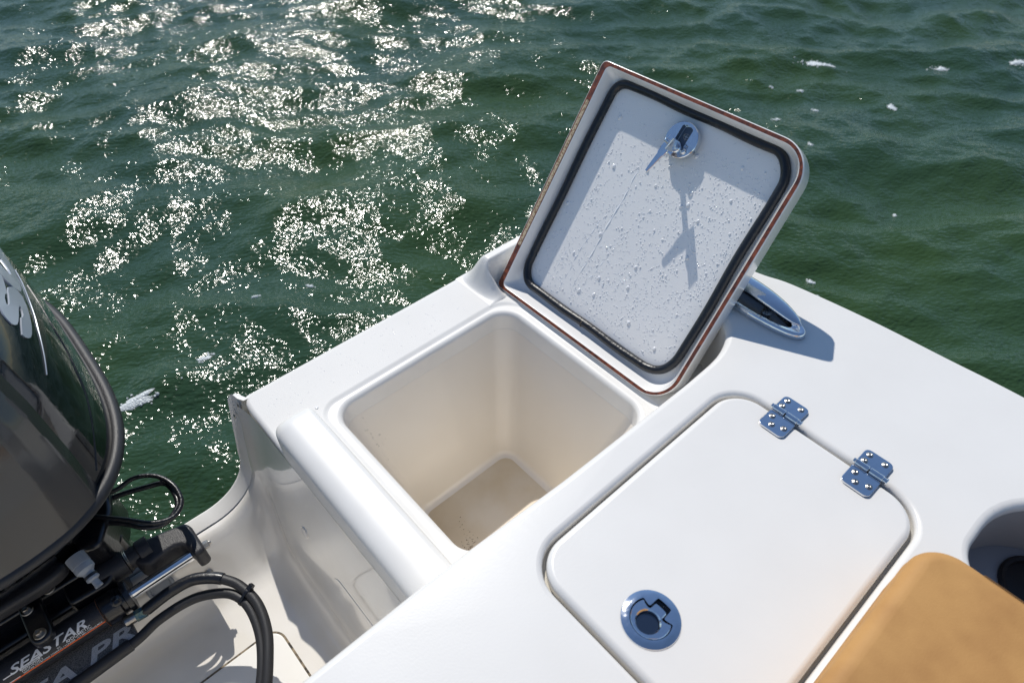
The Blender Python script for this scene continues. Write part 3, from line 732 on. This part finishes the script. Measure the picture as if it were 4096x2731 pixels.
# drops scattered on the gelcoat near the well
def deck_drops():
    b = MB()
    def cap(x, y, z, r):
        n = 8; vs = []
        for q, hh in ((1, 0), (.8, .28), (.45, .42)): vs += [(x+r*q*math.cos(2*math.pi*k/n), y+r*q*math.sin(2*math.pi*k/n), z+r*hh) for k in range(n)]
        vs.append((x, y, z+r*.46)); fs = [tuple(reversed(range(n)))]
        for j in range(2): fs += [(j*n+i, j*n+(i+1) % n, (j+1)*n+(i+1) % n, (j+1)*n+i) for i in range(n)]
        fs += [(2*n+i, 2*n+(i+1) % n, 3*n) for i in range(n)]; b.add(vs, fs)
    for x, y, z, r in ((.232, .60, -.0898, .004), (.240, .612, -.0898, .003), (.235, .585, -.0898, .0022), (.290, .885, ZF, .004), (.272, .879, ZF, .003)): cap(x, y, z+.0001, r)
    for k in range(170):
        x, y = random.uniform(.22, .72), random.uniform(.90, .985); cap(x, y, ZF+.0001, .0004+.0008*random.random())
    for k in range(60):
        x, y = random.uniform(.22, .27), random.uniform(.86, .9); cap(x, y, ZF+.0001, .0005+.0012*random.random())
    b.build("spray_drops", DROPW, boat, kind='stuff', weld=False, wnm=False)
deck_drops()

# ------------------------------------------------------------------ cushion
cu = empty("seat_cushion", (.3, -.3, 0.001), "tan brown padded seat cushion with soft rounded corner beside the closed hatch", "cushion")
pl = rrect(-.35, -.70, .706, -.038, (.06, .06, .05, .06), 14)
b = MB(); b.prism(pl, .001, .098, .020, 8); b.build("cushion_pad", CUSH, cu, ang=70)
b = MB(); pw = offset(pl, .0015); b.loop_tube([(x, y, .064) for x, y in dense(pw, .02)], .0026, 8); b.build("piping", CUSH, cu)
b = MB(); b.tube([(.6985, -.62+.03*k, .0955) for k in range(18)], .0008, 6); b.build("seam", mat("brown thread", (.17, .09, .03), .8), cu)

# ------------------------------------------------------------------ outboard motor
mot = empty("outboard_motor", (XC, 1.2, -1.4), "big glossy black outboard motor with silver lettering hung on the transom", "outboard motor")
LV = {-.15: (.326, .910, 1.75), -.05: (.322, .935, 1.75), .05: (.312, .972, 1.745), .12: (.296, 1.005, 1.735), .18: (.268, 1.045, 1.71), .225: (.225, 1.09, 1.67), .252: (.16, 1.16, 1.60), .262: (.07, 1.28, 1.48)}
LZ = sorted(LV)
def cowl_pt(t, z, d=0, ex=3.0):
    z = min(max(z, LZ[0]), LZ[-1]); i = min(max([k for k, q in enumerate(LZ) if q <= z]), len(LZ)-2)
    f = (z-LZ[i])/(LZ[i+1]-LZ[i]); w, y0, y1 = [a+(c-a)*f for a, c in zip(LV[LZ[i]], LV[LZ[i+1]])]
    yc, hy = (y0+y1)/2, (y1-y0)/2; ct, st = math.cos(t), math.sin(t)
    x = math.copysign(abs(ct)**(2/ex), ct)*(w+d); y = math.copysign(abs(st)**(2/ex), st)*(hy+d)
    return Vector((XC+x, yc+y, z))
TT = [2*math.pi*k/120 for k in range(120)]
b = MB(); zs = [-.15, -.13, -.1, -.05, 0, .05, .09, .12, .15, .18, .205, .225, .24, .252, .259, .262]
b.loft([[cowl_pt(t, z) for t in TT] for z in zs], True, False, True); cowl = b.build("upper_cowl", COWL, mot, ang=60)
# charcoal front moulding, a shell proud of the cowl; its edge runs up and back
b = MB(); n = 64; rows = []
for z in [-.148+.0125*k for k in range(33)]:
    e = R(-51)                            # edge angle of the moulding (starboard), mirrored to port
    row = []
    for k in range(n+1):
        t = e-(math.pi+2*e)*k/n; m_ = min(k, n-k)
        d = -.001+.013*min(1, m_/5)
        q = min(abs(math.degrees(t)+68), abs(math.degrees(t)+112)); d += .008*max(0, 1-q/5)*max(0, min(1, (z+.15)*6))
        row.append(cowl_pt(t, z, d))
    rows.append(row)
b.loft(rows, False); b.build("front_panel", COWLG, mot, ang=28)
b = MB(); b.loop_tube([cowl_pt(t, -.15, .004) for t in TT], .0125, 14); b.build("cowl_rim", RUBM, mot)
# lower cowl
def low(t, z, w, y0, y1, ex=2.8):
    yc, hy = (y0+y1)/2, (y1-y0)/2; ct, st = math.cos(t), math.sin(t)
    return (XC+math.copysign(abs(ct)**(2/ex), ct)*w, yc+math.copysign(abs(st)**(2/ex), st)*hy, z)
b = MB(); b.loft([[low(t, *q) for t in TT] for q in ((-.152, .322, .916, 1.74), (-.18, .318, .925, 1.72), (-.22, .300, .945, 1.70), (-.26, .275, .968, 1.66), (-.30, .235, .995, 1.6), (-.33, .18, 1.03, 1.5), (-.345, .10, 1.1, 1.4))][::-1], True, True, False)
b.build("lower_cowl", COWL, mot, ang=60)
# leg and midsection down into the water
b = MB(); b.loft([[low(t, *q, 2.2) for t in TT[::3]] for q in ((-1.5, .05, 1.15, 1.5), (-.9, .07, 1.15, 1.5), (-.6, .10, 1.14, 1.52), (-.34, .13, 1.10, 1.5))], True, True, True); b.build("midsection", COWL, mot)
# decal shapes lie on the cowl: thin raised sheets following (angle, height)
def decal(name, poly, thick=.0022, m=SILV, sub=.012):
    """poly in (s, z): s = metres along the side (y), found on the starboard flank"""
    b = MB(); P2 = dense(poly, sub)
    tri = mgeo.delaunay_2d_cdt([Vector(p) for p in P2], [(i, (i+1) % len(P2)) for i in range(len(P2))], [], 1, 1e-7)
    def on(y, z, d):
        lo, hi = -math.pi/2, 0.0
        if y > cowl_pt(0, z).y: lo, hi = 0.0, math.pi/2
        for _ in range(40):
            mid = (lo+hi)/2
            if cowl_pt(mid, z).y < y: lo = mid
            else: hi = mid
        return cowl_pt((lo+hi)/2, z, d)
    b.add([on(p.x, p.y, thick) for p in tri[0]], [tuple(f) for f in tri[2]])
    k = len(P2); b.loft([[on(x, z, thick) for x, z in P2], [on(x, z, -.001) for x, z in P2]])
    return b.build(name, m, mot, ang=30)
S_ = [(1.234, 0.125), (1.242, 0.117), (1.241, 0.107), (1.232, 0.099), (1.209, 0.095), (1.18, 0.092), (1.156, 0.089), (1.139, 0.088), (1.13, 0.089), (1.125, 0.093), (1.123, 0.098), (1.125, 0.104), (1.137, 0.107), (1.149, 0.109), (1.161, 0.11), (1.165, 0.107), (1.171, 0.106), (1.182, 0.107), (1.189, 0.11), (1.19, 0.113), (1.181, 0.115), (1.161, 0.115), (1.147, 0.115), (1.139, 0.116), (1.135, 0.12), (1.135, 0.124), (1.141, 0.131), (1.15, 0.138), (1.164, 0.144), (1.183, 0.15), (1.21, 0.151), (1.241, 0.146), (1.264, 0.137), (1.262, 0.134), (1.248, 0.133), (1.226, 0.133), (1.206, 0.133), (1.202, 0.136), (1.19, 0.137), (1.177, 0.135), (1.174, 0.132), (1.181, 0.13), (1.2, 0.13), (1.216, 0.13), (1.229, 0.128)]
V_ = [(1.37, 0.119), (1.442, 0.081), (1.44, 0.077), (1.417, 0.078), (1.386, 0.078), (1.357, 0.078), (1.312, 0.085), (1.265, 0.093), (1.249, 0.098), (1.244, 0.106), (1.242, 0.117), (1.249, 0.125), (1.26, 0.131), (1.266, 0.135), (1.275, 0.142), (1.307, 0.135), (1.311, 0.125), (1.302, 0.122), (1.292, 0.117), (1.293, 0.11), (1.302, 0.105), (1.316, 0.103), (1.333, 0.106), (1.351, 0.111), (1.35, 0.124)]
K_ = [(1.254, 0.079), (1.256, 0.077), (1.274, 0.058), (1.245, 0.057), (1.208, 0.057), (1.173, 0.06), (1.137, 0.057), (1.101, 0.052), (1.081, 0.046), (1.078, 0.046), (1.093, 0.053), (1.115, 0.061), (1.141, 0.069), (1.168, 0.075), (1.2, 0.078), (1.235, 0.078)]
T_ = [(1.37, 0.068), (1.317, 0.072), (1.254, 0.079), (1.2, 0.078), (1.168, 0.075), (1.141, 0.069), (1.115, 0.061), (1.093, 0.053), (1.078, 0.046)]
G_ = [(1.336, 0.049), (1.282, 0.038), (1.222, 0.02), (1.188, -0.003), (1.147, -0.023), (1.113, -0.044), (1.069, -0.067), (1.019, -0.099), (0.992, -0.122)]
decal("silver_letter", S_); decal("silver_letter", V_); decal("side_stripe", K_, .0012, COWLG)
def flank(y, z, d):
    lo, hi = (-math.pi/2, 0.0) if y < cowl_pt(0, z).y else (0.0, math.pi/2)
    for _ in range(40):
        mid = (lo+hi)/2
        if cowl_pt(mid, z).y < y: lo = mid
        else: hi = mid
    return cowl_pt((lo+hi)/2, z, d)
b = MB(); b.tube(spline([flank(y, z, .001) for y, z in T_], 4), .0011, 6); b.build("pinstripe", SILV, mot)
b = MB(); b.tube(spline([flank(y, z, -.0005) for y, z in G_], 5), .0022, 6); b.build("cowl_seam", RUB, mot)
# hanging arm, bolts and handle bar on the front of the motor
b = MB(); bar = [(x, 0) for x in (0, 1)]
def slab(name, pts, z0, z1, m, r=.006, ang=50):
    pts = pts if area2(pts) > 0 else pts[::-1]; bb = MB(); bb.prism(chaikin(dense(pts, .02), 2), z0, z1, r, 4); return bb.build(name, m, mot, ang=ang)
slab("carry_handle", [(-.62, .975), (-.26, .974), (-.222, .980), (-.210, .994), (-.222, 1.012), (-.62, 1.018)], -.32, -.296, BLKC, .010)
slab("tilt_arm", [(-.312, .908), (-.304, .898), (-.292, .896), (-.280, .901), (-.275, .912), (-.275, 1.05), (-.312, 1.05)], -.352, -.334, BLK, .006)
s0 = None
for x, y, z in ((-.298, .972, -.333), (-.256, .988, -.333), (-.294, .913, -.334)):
    b = MB(); b.rev([(.0105, 0), (.0105, .002), (.0098, .003)], (x, y, z), (0, 0, 1), 24); b.rev([(.0066, .002), (.0066, .009), (.0058, .0105), (.0038, .0105), (.0035, .008), (.0001, .008)], (x, y, z), (0, 0, 1), 6)
    b.build("bolt", STEELD, mot, ang=25)
# swivel and clamp brackets astride the transom
slab("swivel_bracket", [(-.60, 1.0), (-.165, 1.0), (-.115, 1.03), (-.12, 1.14), (-.60, 1.14)], -.62, -.36, BLK, .008)
slab("clamp_bracket", [(-.245, .955), (-.172, .950), (-.150, .975), (-.150, 1.10), (-.245, 1.10)], -.52, -.365, BLK, .008)
slab("clamp_bracket", [(-.52, .955), (-.45, .95), (-.44, .975), (-.44, 1.10), (-.52, 1.10)], -.52, -.365, BLK, .008)
slab("side_plate", [(-.185, 1.00), (-.15, .99), (-.105, 1.055), (-.088, 1.12), (-.13, 1.15), (-.19, 1.15)], -.40, -.30, BLK, .01)
slab("mount_cover", [(-.62, .965), (-.20, .965), (-.19, 1.03), (-.62, 1.03)], -.43, -.385, BLK, .008)
b = MB(); b.rev([(.024, 0), (.026, .004), (.026, .05), (.021, .052), (.021, .075), (.026, .078), (.026, .10)], (-.185, .985, -.382), (1, 0, 0), 28); b.build("tilt_tube", BLKC, mot, ang=35)
b = MB(); [b.rev([(.0225, 0), (.0235, .0012), (.0225, .0024)], (-.150+.0028*k, .985, -.382), (1, 0, 0), 24) for k in range(8)]; b.build("tube_thread", STEELD, mot)
# grey ribbed flushing connector
fa = Vector((.12, -.80, -.42)).normalized(); fo = Vector((-.190, .978, -.275))
b = MB(); pr = [(.021, 0)]
for k in range(9): pr += [(.0232, .002+.0032*k), (.0212, .0035+.0032*k)]
pr += [(.0225, .033), (.0225, .044), (.017, .050), (.0135, .054), (.0135, .060)]
sc_ = .76; b.rev([(a*sc_, c*sc_) for a, c in pr], fo, fa, 28); b.rev([(a*sc_, c*sc_) for a, c in [(.0135, .066), (.0150, .068), (.0150, .073), (.0125, .075), (.0085, .077), (.0085, .090), (.0095, .091), (.0095, .096), (.006, .096), (.006, .086), (.0001, .086)]], fo, fa, 28)
fl = b.build("flush_connector", GREYP, mot, ang=35)
b = MB(); b.rev([(a*sc_, c*sc_) for a, c in [(.0130, .059), (.0155, .0605), (.0160, .063), (.0155, .0655), (.0130, .067)]], fo, fa, 24); b.build("connector_ring", RUB, fl)
# loop of two black cables beside the motor
def cable(name, pts, r, m=RUB, parent=mot, n=10, seg=12):
    bb = MB(); bb.tube(spline(pts, n), r, seg); return bb.build(name, m, parent, ang=60)
cable("cable", [(-.13, 1.11, -.30), (-.085, 1.090, -.298), (-.045, 1.088, -.292), (-.010, 1.062, -.290), (.008, 1.018, -.292), (.004, .975, -.298), (-.022, .955, -.300), (-.058, .968, -.298), (-.095, 1.01, -.296), (-.14, 1.06, -.296)], .0048)
cable("cable", [(-.135, 1.10, -.322), (-.088, 1.092, -.318), (-.036, 1.070, -.314), (-.002, 1.046, -.308), (.001, .998, -.306), (-.010, .974, -.308), (-.040, .962, -.312), (-.072, .978, -.312), (-.10, 1.015, -.312), (-.14, 1.055, -.312)], .0056)
b = MB(); b.rev([(.0085, 0), (.0085, .006)], (-.004, 1.050, -.298), (.6, -.75, 0), 16); b.build("cable_clip", RUBM, mot)

# ------------------------------------------------------------------ steering cylinder
st = empty("steering_cylinder", (-.30, .93, -.44), "black hydraulic steering cylinder with chrome rod and white printed lettering across the transom", "steering cylinder")
CY, CZ, CR = .925, -.400, .0285
b = MB(); b.rev([(CR-.001, 0), (CR, .001), (CR, .395), (CR-.001, .396)], (-.60, CY, CZ), (1, 0, 0), 56); b.build("barrel", BLKC, st, ang=40)
b = MB(); b.rev([(CR+.001, 0), (CR+.003, .002), (CR+.003, .030), (CR-.001, .033), (CR-.001, .040), (CR+.0045, .042), (CR+.0045, .049), (CR+.003, .052), (.0145, .052)], (-.206, CY, CZ), (1, 0, 0), 48); b.build("end_gland", BLK, st, ang=35)
b = MB(); b.rev([(CR+.0012, 0), (CR+.0024, .0006), (CR+.0012, .0014)], (-.2085, CY, CZ), (1, 0, 0), 48); b.build("copper_ring", COPPER, st)
b = MB(); b.rev([(.0118, 0), (.0118, .128)], (-.160, CY, CZ), (1, 0, 0), 36); b.build("rod", CHROME, st)
# cast bracket from the tilt tube out and round to the end of the rod
br = [(-.122, 1.010), (-.085, 1.002), (-.012, .985), (-.005, .970), (-.005, .905), (-.010, .898), (-.026, .898), (-.029, .905), (-.030, .925), (-.038, .940), (-.052, .946), (-.086, .944), (-.100, .940), (-.118, .952), (-.124, .975)]
br = br if area2(br) > 0 else br[::-1]
b = MB(); b.prism(chaikin(dense(br, .012), 2), -.418, -.370, .009, 5); b.build("rod_bracket", BLKC, st, ang=50)
b = MB(); b.rev([(.0085, 0), (.0085, .010), (.0072, .0115), (.0001, .0115)], (-.006, CY, CZ+.004), (1, 0, 0), 6); b.rev([(.0045, .0115), (.0045, .016)], (-.006, CY, CZ+.004), (1, 0, 0), 14); b.build("bolt", STEELD, st, ang=25)
# port blocks with bleeder and the blue green brass fitting
b = MB(); b.rev([(.0095, 0), (.0095, .006), (.0055, .008), (.0055, .024), (.0040, .026)], (-.178, CY-.012, CZ+.024), (.1, -.6, .8), 14); b.rev([(.0115, 0), (.0115, .005)], (-.178, CY-.012, CZ+.024), (.1, -.6, .8), 6); b.build("bleeder", BLK, st, ang=30)
b = MB(); b.rev([(.0105, 0), (.0105, .020), (.009, .022)], (-.185, CY-.040, CZ-.012), (1, -.08, 0), 28); b.build("port_elbow", STEELD, st, ang=35)
b = MB(); b.rev([(.0115, 0), (.0115, .019)], (-.166, CY-.043, CZ-.010), (1, -.08, .0), 6); b.build("brass_fitting", TEAL, st, smooth=False)
# print on the barrel
def wrap(verts, x0, a0, sx=1, sy=1, lift=.0004, r=CR):
    o = []
    for x, y, z in verts:
        a = a0 - y*sy/r; o.append((x0+x*sx, CY-(r+lift)*math.sin(a), CZ+(r+lift)*math.cos(a)))
    return o
def print_on(name, s, x0, x1, a0, h, m=WHITE, shear=0, bold=0, lift=.0004, space=1.0):
    v, f = text_mesh(s, 1, shear, bold, space=space); mn = min(p[0] for p in v); w = vw(v); cap = .73
    v = [((x-mn)/w*(x1-x0), y/cap*h, 0) for x, y, z in v]
    bm = bmesh.new(); vs = [bm.verts.new(p) for p in v]; bm.verts.ensure_lookup_table()
    for q in f:
        try: bm.faces.new([vs[i] for i in q])
        except ValueError: pass
    y0, y1 = min(p[1] for p in v), max(p[1] for p in v); k = max(1, int((y1-y0)/.0018))
    for i in range(1, k): bmesh.ops.bisect_plane(bm, geom=bm.verts[:]+bm.edges[:]+bm.faces[:], plane_co=(0, y0+(y1-y0)*i/k, 0), plane_no=(0, 1, 0))
    bm.verts.index_update(); v = [tuple(p.co) for p in bm.verts]; f = [tuple(p.index for p in q.verts) for q in bm.faces]; bm.free()
    b = MB(); b.add(wrap(v, x0, a0, lift=lift), f); return b.build(name, m, st, smooth=False)
# a0 is the angle from the top towards the viewer; text tops point to smaller angles
print_on("lettering", "SEASTAR", -.366, -.234, R(46), .0155, shear=.35, bold=.02)
print_on("lettering", "BY", -.291, -.285, R(58), .003)
print_on("lettering", "DOMETIC", -.267, -.231, R(58), .0060, bold=.008)
b = MB()
for pts in ([(-.2745, 0), (-.2728, .0055), (-.2712, 0)], [(-.2705, .0055), (-.2685, .0028), (-.2705, 0)]):
    for q in range(2):
        a, c = pts[q], pts[q+1]; nn = Vector((-(c[1]-a[1]), c[0]-a[0])).normalized()*.0006
        b.add(wrap([(a[0]+nn.x, a[1]+nn.y, 0), (a[0]-nn.x, a[1]-nn.y, 0), (c[0]-nn.x, c[1]-nn.y, 0), (c[0]+nn.x, c[1]+nn.y, 0)], 0, R(58)), [(0, 1, 2, 3)])
b.build("printed_mark", WHITE, st, smooth=False)
print_on("lettering", "SEASTAR OUTBOARD STEERING CYLINDER  10.3 MPa (1500psi) MAX.", -.350, -.212, R(66.5), .0030, bold=.006)
print_on("lettering", "PART# HC5345-3", -.350, -.316, R(58.5), .0036, bold=.01)
b = MB(); b.add(wrap([(-.352, 0, 0), (-.318, 0, 0), (-.318, .0052, 0), (-.352, .0052, 0)], 0, R(50.5)+.0), [(0, 1, 2, 3)]); b.build("label_strip", WHITE, st, smooth=False)
print_on("lettering", "HC5345-3-0034835", -.349, -.321, R(48.5), .0024, m=BLACKP, lift=.0007)
b = MB(); b.add(wrap([(-.378, -.004, 0), (-.356, -.004, 0), (-.356, .010, 0), (-.378, .010, 0)], 0, R(62)), [(0, 1, 2, 3)]); b.build("label_patch", WHITE, st, smooth=False)
b = MB(); b.add(wrap([(x, y, 0) for x in (-.60, -.209) for y in (0, .0022)], 0, R(72.5)), [(0, 2, 3, 1)]); b.build("printed_line", ORANGE, st, smooth=False)
# etched plate under the barrel with large letters
b = MB(); b.prism(rrect(-.60, .846, -.178, .915, .004, 3), -.436, -.4295, .001, 1); b.build("name_plate", PLATE, st)
v, f = text_mesh("SEA PRO", 1, .25, .03, space=1.05); mn = min(p[0] for p in v); w = vw(v); x0, x1 = -.412, -.118
keep = [(x0+(x-mn)/w*(x1-x0), (.860+y/.73*.031), 0) for x, y, z in v]
fk = [q for q in f if max(keep[i][0] for i in q) < -.181]
b = MB(); b.add([(x, y, -.4282) for x, y, z in keep], fk); b.build("plate_lettering", PLATEL, st, smooth=False)

# hoses -----------------------------------------------------------------------
hs = empty("hydraulic_hose", (-.05, .80, -.45), "pair of black hydraulic hoses looping down from the steering cylinder, bound with cable ties", "hose")
H1 = [(-.150, .880, -.410), (-.138, .879, -.405), (-.096, .878, -.398), (-.055, .869, -.392), (-.022, .845, -.390), (-.004, .824, -.392), (.011, .796, -.396), (.0195, .745, -.402), (.008, .689, -.410), (-.018, .640, -.418), (-.050, .595, -.43), (-.09, .55, -.45), (-.14, .47, -.48)]
H2 = [(-.60, .842, -.430), (-.33, .842, -.430), (-.197, .846, -.428), (-.136, .856, -.425), (-.070, .847, -.418), (-.022, .815, -.410), (-.001, .783, -.408), (.004, .745, -.412), (-.006, .694, -.420), (-.030, .645, -.428), (-.064, .600, -.44), (-.105, .553, -.46), (-.155, .472, -.49)]
cable("hose", H1, .0098, RUBM, hs, 12, 16); cable("hose", H2, .0098, RUBM, hs, 12, 16)
sp1 = spline(H1, 12); b = MB(); b.tube(sp1[8:58], .0118, 18); b.build("hose_sleeve", RUB, hs, ang=60)
sp2 = spline(H2, 12); b = MB(); b.tube([(-.60, .842, -.430), (-.33, .842, -.430), (-.195, .847, -.428)], .0125, 18); b.build("hose_sleeve", RUBM, hs, ang=60)
def tie(i1, i2):
    p, q = sp1[i1], sp2[i2]; c = (p+q)/2; t = (sp1[i1+1]-sp1[i1-1]).normalized(); sd_ = (p-q); sd_ = (sd_-t*sd_.dot(t)); hw = sd_.length/2; sd_.normalize(); up = t.cross(sd_).normalized()
    if up.z < 0: up = -up
    loops = []
    for s in (-.0026, .0026):
        loops.append([c+t*s+sd_*((hw if math.cos(a) > 0 else -hw)+.0112*math.cos(a))+up*.0112*math.sin(a) for a in [2*math.pi*(k+.5)/24 for k in range(24)]])
    bb = MB(); bb.loft(loops, True, True, True)
    hc = c+sd_*(hw+.012)+up*.004; e = (t*.0045, sd_*.007, up*.0045)
    bb.add([hc+e[0]*sx+e[1]*sy+e[2]*sz for sx in (-1, 1) for sy in (-1, 1) for sz in (-1, 1)], [(0, 1, 3, 2), (4, 6, 7, 5), (0, 4, 5, 1), (2, 3, 7, 6), (0, 2, 6, 4), (1, 5, 7, 3)])
    bb.build("cable_tie", RUB, hs, ang=30)
tie(77, 76); tie(117, 116)
